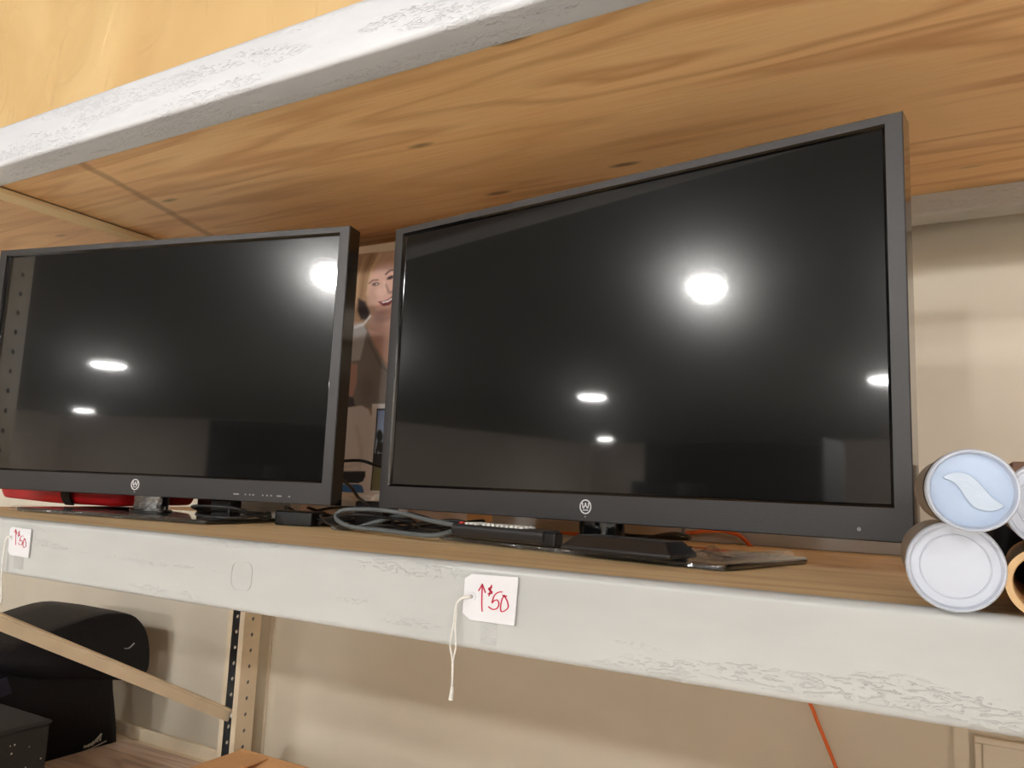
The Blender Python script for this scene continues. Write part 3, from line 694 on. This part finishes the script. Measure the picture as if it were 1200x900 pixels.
# red bag with a black strap, low behind the left television
def soft_box(bm, x0, x1, y0, y1, z0, z1, n=4, puff=.0, seed=0, amp=0.):
    box(bm, x0, x1, y0, y1, z0, z1)
    bmesh.ops.subdivide_edges(bm, edges=bm.edges[:], cuts=n, use_grid_fill=True)
    c = Vector(((x0+x1)/2, (y0+y1)/2, (z0+z1)/2)); h = Vector(((x1-x0)/2, (y1-y0)/2, (z1-z0)/2))
    for v in bm.verts:
        q = Vector(((v.co.x-c.x)/h.x, (v.co.y-c.y)/h.y, (v.co.z-c.z)/h.z)); m_ = max(abs(q.x), abs(q.y), abs(q.z)); l = q.length
        q2 = q*(m_/l) if l > 0 else q
        q = q*(1-puff)+q2*puff*1.12
        nn = noise.noise(v.co*6+Vector((seed, 0, 0)))*amp
        v.co = Vector((c.x+q.x*h.x, c.y+q.y*h.y, c.z+q.z*h.z))+q.normalized()*nn
    zmin = min(v.co.z for v in bm.verts)
    for v in bm.verts: v.co.z += z0-zmin
t = thing('red_bag', (-1.84, 1.16, SH), 'red nylon bag with a black strap lying behind the left television', 'bag')
bm = B(); soft_box(bm, -2.16, -1.63, 1.10, 1.34, SH+.0105, SH+.085, 7, .3, 2, .006); bmesh.ops.translate(bm, verts=bm.verts[:], vec=(0, 0, 0)); o = finish('bag_body', bm, M['redcloth'], t, smooth=True); o.modifiers.new('s', 'SUBSURF').render_levels = 1
bm = B()
sx_ = pY(76, 582, 1.085).x
spts = [Vector((sx_-.012, 1.105, SH+.012)), Vector((sx_-.006, 1.088, SH+.035)), Vector((sx_+.004, 1.088, SH+.07)), Vector((sx_+.01, 1.13, SH+.094)), Vector((sx_+.014, 1.24, SH+.094))]
S = catmull(spts, 6)
for a, b in zip(S, S[1:]):
    pass
ribA = [bm.verts.new(p+Vector((-.017, 0, 0))) for p in S]; ribB = [bm.verts.new(p+Vector((.017, 0, 0))) for p in S]
for i in range(len(S)-1): bm.faces.new((ribA[i], ribB[i], ribB[i+1], ribA[i+1]))
o = finish('strap', bm, M['webbing'], t); o.modifiers.new('s', 'SOLIDIFY').thickness = .003; tag(o, 'black webbing strap')

# pale weathered plank and roll behind the left stand
bm = B(); box(bm, -1.555, -1.30, 1.30, 1.33, SH+.0005, SH+.085); tag(finish('plank', bm, M['rollpaper'], bevel=.003), 'pale weathered plank on edge behind the left television neck', 'plank')
t = thing('wooden_roller', (-1.25, 1.42, SH), 'pale greyish wooden roller lying behind the right half of the left television', 'roller')
bm = B(); lathe(bm, [(0, 0), (.03, 0), (.034, .004), (.034, .17), (.03, .174), (0, .174)], axis_matrix((-1.335, 1.43, SH+.035), (1, .05, 0)), 28); finish('roller_barrel', bm, M['rollpaper'], t, smooth=False, bevel=.001)
bm = B(); lathe(bm, [(0, 0), (.011, 0), (.012, .03), (.008, .05), (0, .052)], axis_matrix((-1.161, 1.4387, SH+.035), (1, .05, 0)), 18); finish('grip', bm, M['maroon'], t, smooth=True)
bm = B(); box(bm, -1.615, -1.56, 1.30, 1.37, SH+.0005, SH+.09); tag(finish('small_box', bm, M['maroon'], bevel=.002), 'small maroon box between the red bag and the pale plank', 'box')

# ------------------------------------------------------------------ price tags on the lower beam
def price_tag(label, corner_px, eye_px, lines, pen, strings, tape_px, knot, rw, sr):
    YT = .8165; F = lambda p, t: (lambda q: Vector((q.x, t, q.z)))(pY(p[0], p[1], YT))
    c = [pY(*p, YT) for p in corner_px]; cx = sum(p.x for p in c)/len(c); cz = min(p.z for p in c)
    t = thing('price_tag', (cx, YT, cz), label, 'price tag', group='price tags taped to the lower beam')
    bm = B(); prism(bm, [tuple(p) for p in corner_px], F, YT-.0004, YT+.0016); finish('card', bm, M['paper'], t)
    e = pY(*eye_px, YT)
    bm = B(); lathe(bm, [(rw*.42, -.0008), (rw, -.0008), (rw, .0004), (rw*.42, .0004)], axis_matrix((e.x, YT-.0005, e.z), (0, 1, 0)), 24, closed=True); finish('eyelet_ring', bm, M['paper'], t)
    bm = B(); lathe(bm, [(0, -.0006), (rw*.4, -.0006), (rw*.4, .0004), (0, .0004)], axis_matrix((e.x, YT-.0003, e.z), (0, 1, 0)), 16); finish('eyelet_hole', bm, M['grey_print'], t)
    bm = B(); strokes(bm, lines, F, pen, YT-.001, YT-.0003); tag(finish('handwriting', bm, M['redink'], t), 'red handwritten arrow and $50')
    bm = B()
    for s in strings: tube(bm, [pY(x, y, YT-d) for x, y, d in s], sr, 7, 6)
    k = pY(*knot, YT-.006); tube(bm, [k+Vector((0, 0, .006)), k+Vector((0, 0, .001)), k-Vector((.0005, 0, .004)), k-Vector((.001, 0, .009))], sr, 8, 4, rad=lambda q: sr*(1.6+q*1.2))
    finish('string', bm, M['string'], t)
    bm = B(); prism(bm, tape_px, F, YT+.0022, YT+.0030); finish('tape', bm, M['tape'], t)
zc = lambda x, y: (520+x/11.25, 670+y/11.25)
dollar = [[(637, 205), (612, 212), (598, 232), (612, 246), (636, 258), (640, 280), (618, 292), (590, 288)], [(634, 180), (618, 250), (600, 316)], [(600, 215), (636, 282)]]
fifty = [[(772, 266), (735, 268), (695, 288), (662, 330), (640, 410), (668, 382), (705, 372), (728, 405), (724, 455), (695, 488), (645, 495), (596, 462)], [(802, 312), (772, 365), (754, 450), (757, 516), (790, 522), (838, 490), (854, 455), (842, 390), (818, 345), (802, 312)], [(782, 312), (832, 322)]]
arrow = [[(510, 520), (505, 400), (513, 165)], [(465, 246), (513, 165)], [(513, 165), (552, 272)]]
allL = [[zc(*p) for p in L] for L in arrow+dollar+fifty]
price_tag('white paper price tag, larger in view, below the right television base',
    [zc(370, 25), zc(985, 75), zc(930, 715), zc(350, 635), zc(250, 540), zc(280, 92)], zc(375, 325), allL, 1.35,
    [[(553, 699, .001), (549, 698.5, .004), (543, 699.5, .005), (536.5, 704, .005), (533.5, 714, .004), (532, 728, .004), (529, 745, .005), (527.7, 757, .006), (530, 772, .006), (530, 790, .006), (529.3, 808, .006)],
     [(552, 700.5, .001), (548, 700, .004), (541, 701.5, .005), (535.5, 708, .006), (534.5, 720, .005), (533.5, 735, .005), (534.3, 750, .006), (533.5, 762, .006), (531, 774, .006), (530.5, 790, .006), (529.8, 808, .006)]],
    [(563, 726), (581, 727.5), (580, 757.5), (562, 755)], (529.5, 811), .0055, .0011)
zl = lambda x, y: (x/8.18, 610+y/8.18)
def shrink(L): return [zl(146+(x-480)*.288, 62+(y-120)*.42+(x-480)*.09) for x, y in L]
price_tag('white paper price tag, smaller in view, at the far left below the left television',
    [zl(120, 60), zl(300, 85), zl(270, 358), zl(95, 328), zl(78, 290), zl(98, 75)], zl(108, 165), [shrink(L) for L in arrow+dollar+fifty], .5,
    [[(13.2, 630, .001), (11.5, 628.6, .004), (8, 630, .005), (6, 636, .005), (4, 652, .005), (2, 668, .005), (1, 684, .006), (1, 700, .006)], [(13, 631, .001), (10, 629.5, .004), (7, 633, .005), (5.4, 642, .006), (3.4, 658, .006), (1.6, 674, .006), (1.6, 688, .006), (1.2, 700, .006)]],
    [(15, 651), (26, 652.5), (25, 668), (14, 666)], (1.5, 701), .0052, .0011)

# ------------------------------------------------------------------ capped tubes on the right
def capped_tube(name, c, r, d, ln, label, capmat, kind):
    d = Vector(d).normalized(); m = axis_matrix(c, d)      # local z runs away from the viewer
    t = thing(name, (c.x+d.x*ln/2, c.y+d.y*ln/2, c.z+d.z*ln/2-r), label, 'tube', group='tubes stacked at the right end of the shelf')
    k_ = .76 if kind == 'kraft' else .9
    bm = B(); lathe(bm, [(r*(k_+.03), .012), (r*.955, .012), (r*.955, ln), (r*k_, ln), (r*k_, .02), (r*k_, .014)], m, 56, closed=True); o = finish('tube_wall', bm, M['tubeside'] if kind != 'kraft' else M['kraft'], t); smooth_by_angle(o)
    if kind == 'kraft': return t
    rec = .010 if kind == 'emblem' else .006
    bm = B(); lathe(bm, [(0, rec+.003), (r*.9, rec+.003), (r*.9, rec+.016), (r*.985, rec+.016), (r, .004), (r*.985, .0012), (r*.96, 0), (r*.925, .001), (r*.905, .004), (r*.88, rec), (0, rec)], m, 64); o = finish('cap', bm, [capmat, M['capw']], t); smooth_by_angle(o, 30)
    for p in o.data.polygons:
        rr = [math.hypot(*(((m.inverted() @ parent_matrix(t)) @ o.data.vertices[i].co).to_2d())) for i in p.vertices]
        if min(rr) > r*.87: p.material_index = 1
    if kind == 'emblem':
        zf = lambda x, y: (1020+x/3.75, 500+y/3.75)
        outl = [(318, 224), (345, 206), (385, 201), (425, 208), (462, 232), (498, 272), (535, 312), (584, 345), (568, 362), (530, 371), (488, 368), (450, 350), (418, 315), (390, 272), (360, 242)]
        P = [zf(*p) for p in outl]; n_ = d
        def G(p, tt):
            rd = ray(*p); q = rd*((Vector(c)+d*(rec-.0002)).dot(n_)/rd.dot(n_)); return q+d*tt
        pl = catmull([(a, b, 0) for a, b in P], 4, closed=True)
        bm = B(); prism(bm, [(q.x, q.y) for q in pl], G, -.003, .0008); finish('emblem', bm, M['emblem'], t, bevel=.0012)
        bm = B(); strokes(bm, [[zf(388, 232), zf(420, 238), zf(448, 262)], [zf(400, 258), zf(428, 262)], [zf(452, 306), zf(478, 304), zf(486, 318)]], G, .9, -.0036, -.002); finish('embossing', bm, M['capw'], t)
        bm = B(); lathe(bm, [(r*.985, .034), (r*1.0, .036), (r*1.0, .04), (r*.985, .042)], m, 48); finish('dark_band', bm, M['black'], t)
    else:
        bm = B(); lathe(bm, [(r*.685, rec-.0004), (r*.70, rec-.0012), (r*.72, rec-.0004), (r*.7, rec+.0004)], m, 56, closed=True); finish('moulded_ring', bm, M['capw'], t, smooth=True)
    return t
Y2 = .806; c2 = pY(1120, 666, Y2); r2 = .0398
c2.z = SH+r2+.0008
capped_tube('capped_tube', c2, r2, (-.08, 1, .0), .2, 'tube with a plain white cap lying on the shelf right of the right television', M['capw'], 'ring')
Y1_ = .742; c1 = pY(1140, 574.5, Y1_)
capped_tube('capped_tube', c1, .0342, (-.085, 1, .012), .2, 'tube with a pale blue cap bearing a raised wavy emblem, on top of the stack', M['capb'], 'emblem')
c3 = pY(1237, 592, .80)
capped_tube('capped_tube', c3, .0385, (.02, 1, .0), .22, 'white-capped tube cut off by the right edge beside the blue-capped one', M['capw'], 'ring')
c4 = pY(1228, 688, .80); c4.z = SH+.0305+.0005
capped_tube('open_tube', c4, .032, (.05, 1, .0), .25, 'open brown kraft tube cut off by the right edge beside the plain white cap', M['kraft'], 'kraft')
bm = B(); soft_box(bm, .035, .30, 1.05, 1.30, SH+.001, SH+.1, 6, .3, 4, .006); o = tag(finish('black_pouch', bm, M['bag'], smooth=True), 'black cloth pouch in the shadow behind the tubes', 'pouch'); o.modifiers.new('s', 'SUBSURF').render_levels = 1
pb_ = pY(1186, 553, 1.34)
bm = B(); box(bm, pb_.x, pb_.x+.3, 1.34, 1.5, SH+.0005, pY(1192, 541, 1.34).z); tag(finish('brown_carton', bm, M['brownbox'], bevel=.002), 'brown carton corner behind the tubes at the right edge', 'carton')

# ------------------------------------------------------------------ wrapped bundle on the upper shelf
bm = B(); soft_box(bm, -3.9, .4, .93, 1.55, .705, 1.40, 40, .0, 1, 0)
for v in bm.verts:
    k = noise.noise(Vector((v.co.x*2.2, v.co.z*3.1, 1.7)))*.016+noise.noise(Vector((v.co.x*1.1+v.co.z*1.4, v.co.z*.8, 4.)))*.02
    if v.co.y < 1.2: v.co.y += k
    if v.co.z > 1.3: v.co.z += k
wr = tag(finish('wrapped_bundle', bm, M['tan'], smooth=True, bevel=0), 'big tan wrinkled cloth-wrapped bundle on the upper shelf behind the beam', 'bundle')

# ------------------------------------------------------------------ bottom shelf
t = thing('fabric_bag', (-2.76, 1.52, LOW), 'black nylon bag slumped against the wall on the bottom shelf', 'bag')
prof = [(1.12, LOW), (1.5, LOW-.0), (1.80, LOW), (1.825, LOW+.02), (1.812, -.83), (1.79, -.72), (1.80, -.675), (1.80, -.56), (1.74, -.50), (1.60, -.505), (1.4, -.57), (1.2, -.62), (1.12, -.66)]
prof = [(q.x, max(q.y, LOW)) for q in catmull([(a, b, 0) for a, b in prof], 3, True)]
def puffed(bm, prof, xs, scale):
    cx = sum(p[0] for p in prof)/len(prof); cz = sum(p[1] for p in prof)/len(prof); rings = []
    for x, s in zip(xs, scale): rings.append([bm.verts.new((x, cx+(p[0]-cx)*s, max(LOW+.001, cz+(p[1]-cz)*s) if p[1] > LOW+.01 else LOW+.001)) for p in prof])
    for a, b in zip(rings, rings[1:]):
        for j in range(len(a)): bm.faces.new((a[j], a[(j+1) % len(a)], b[(j+1) % len(b)], b[j]))
    bm.faces.new(rings[0]); bm.faces.new(rings[-1][::-1])
bm = B(); puffed(bm, prof, (-2.98, -2.96, -2.85, -2.62, -2.575, -2.56), (.88, .96, 1, 1, .985, .955)); finish('bag_body', bm, M['bag'], t, smooth=True)
fl = [(1.76, -.71), (1.84, -.725), (1.895, -.71), (1.905, -.67), (1.895, -.60), (1.868, -.54), (1.815, -.495), (1.72, -.478), (1.6, -.497), (1.42, -.545), (1.36, -.60), (1.5, -.66), (1.66, -.69)]
fl = [(q.x, q.y) for q in catmull([(a, b, 0) for a, b in fl], 3, True)]
bm = B(); puffed(bm, fl, (-2.95, -2.93, -2.8, -2.58, -2.545, -2.53), (.9, .97, 1, 1, .985, .95)); finish('flap', bm, M['bag'], t, smooth=True)
bm = B(); prism(bm, [(1.14, -.70), (1.42, -.64), (1.44, -.69), (1.14, -.77)], lambda p, q: Vector((q, p[0], p[1])), -2.57, -2.553); finish('strap', bm, M['bagstrap'], t, bevel=.002)
# stitched mark, seen low on the side of the bag
zg = lambda x, y: (80+x/17.14, 840+y/17.14)
Gb = lambda p, tt: (lambda q: Vector((tt, q.y, q.z)))(pX(p[0], p[1], -2.557))
bm = B(); strokes(bm, [[zg(165, 740), zg(420, 650), zg(760, 485)]], Gb, .7, -2.5585, -2.5545)
strokes(bm, [[zg(315, 620), zg(330, 580), zg(350, 610)], [zg(355, 605), zg(375, 575), zg(395, 598)], [zg(405, 590), zg(410, 555)], [zg(425, 580), zg(455, 540), zg(460, 575), zg(470, 535)], [zg(490, 560), zg(500, 500), zg(520, 520), zg(500, 535)], [zg(540, 510), zg(560, 460), zg(590, 490), zg(550, 495)], [zg(540, 480), zg(600, 420), zg(665, 345)], [zg(610, 430), zg(635, 475)], [zg(650, 370), zg(640, 470)], [zg(580, 460), zg(650, 385)]], Gb, 1.3, -2.5585, -2.5545)
tag(finish('stitched_mark', bm, M['embroid'], t), 'small off-white stitched lettering and line')
bm = B(); strokes(bm, [[(147, 760), (152, 759.5), (158, 754)]], lambda p, tt: (lambda q: Vector((tt, q.y, q.z)))(pX(p[0], p[1], -2.525)), 1.0, -2.533, -2.526); finish('zip_pull', bm, M['grey_print'], t)

t = thing('felt_box', (-2.36, 1.09, LOW), 'charcoal felt box with pale specks in front of the black bag', 'box')
bk = pX(60, 843, -2.14)
bm = B(); box(bm, -2.54, -2.14, bk.y-.46, bk.y, LOW+.0005, bk.z-.012); finish('box_body', bm, M['felt'], t, bevel=.008, seg=3)
bm = B(); box(bm, -2.544, -2.136, bk.y-.464, bk.y+.004, bk.z-.012, bk.z); finish('lid', bm, M['felt'], t, bevel=.006, seg=3)

# open cardboard box right of the upright
t = thing('cardboard_box', (-1.72, 1.62, LOW), 'open brown cardboard box on the bottom shelf beside the upright', 'box')
cb = pY(284, 878, 1.80); zt = cb.z; x0, x1, y0, y1 = cb.x, cb.x+.55, 1.42, 1.80
bm = B(); th = .004
for b in ((x0, x1, y1-th, y1), (x0, x1, y0, y0+th), (x0, x0+th, y0+th, y1-th), (x1-th, x1, y0+th, y1-th)): box(bm, *b, LOW+.0045, zt)
box(bm, x0, x1, y0, y1, LOW+.0005, LOW+.0045); finish('box_walls', bm, M['cardboard'], t)
def flap(pts):
    bm = B(); v = [bm.verts.new(p) for p in pts]; bm.faces.new(v); o = finish('flap', bm, M['cardboard'], t); o.modifiers.new('s', 'SOLIDIFY').thickness = .004
flap([(x0, y1-.004, zt), (x1, y1-.004, zt), (x1-.02, y1-.15, zt-.03), (x0+.02, y1-.15, zt-.03)])
flap([(x0+.004, y0, zt), (x0+.004, y1, zt), (x0+.13, y1-.02, zt+.004), (x0+.13, y0+.02, zt+.004)])

# wall panel low at the right edge
t = thing('wall_panel', (.33, Y1, -1.1), 'beige framed access panel on the wall low at the right edge', 'panel')
bm = B(); 
x0, x1, z0, z1 = pY(1141, 863, Y1-.015).x, .75, -1.15, pY(1150, 863.5, Y1-.015).z
for b in ((x0, x1, z1-.014, z1), (x0, x1, z0, z0+.014), (x0, x0+.014, z0+.014, z1-.014), (x1-.014, x1, z0+.014, z1-.014)): box(bm, b[0], b[1], Y1-.016, Y1-.0005, b[2], b[3])
finish('frame', bm, M['trim'], t, bevel=.003)
bm = B(); box(bm, x0+.015, x1-.015, Y1-.008, Y1-.0005, z0+.015, z1-.015); finish('door', bm, M['trim'], t, bevel=.002)

# ------------------------------------------------------------------ lift everything so that the floor is at 0
for o in C.objects:
    if o.parent is None: o.location.z += CAMZ
w = bpy.data.worlds.new('world'); bpy.context.scene.world = w; w.use_nodes = True
w.node_tree.nodes['Background'].inputs[0].default_value = (.9, .85, .8, 1); w.node_tree.nodes['Background'].inputs[1].default_value = .02
sc = bpy.context.scene
sc.view_settings.view_transform = 'Standard'; sc.view_settings.look = 'None'; sc.view_settings.gamma = 1; sc.view_settings.use_curve_mapping = False
sc.view_settings.exposure = 0.05
sc.cycles.use_denoising = True; sc.cycles.max_bounces = 10; sc.cycles.diffuse_bounces = 6; sc.cycles.sample_clamp_indirect = 8
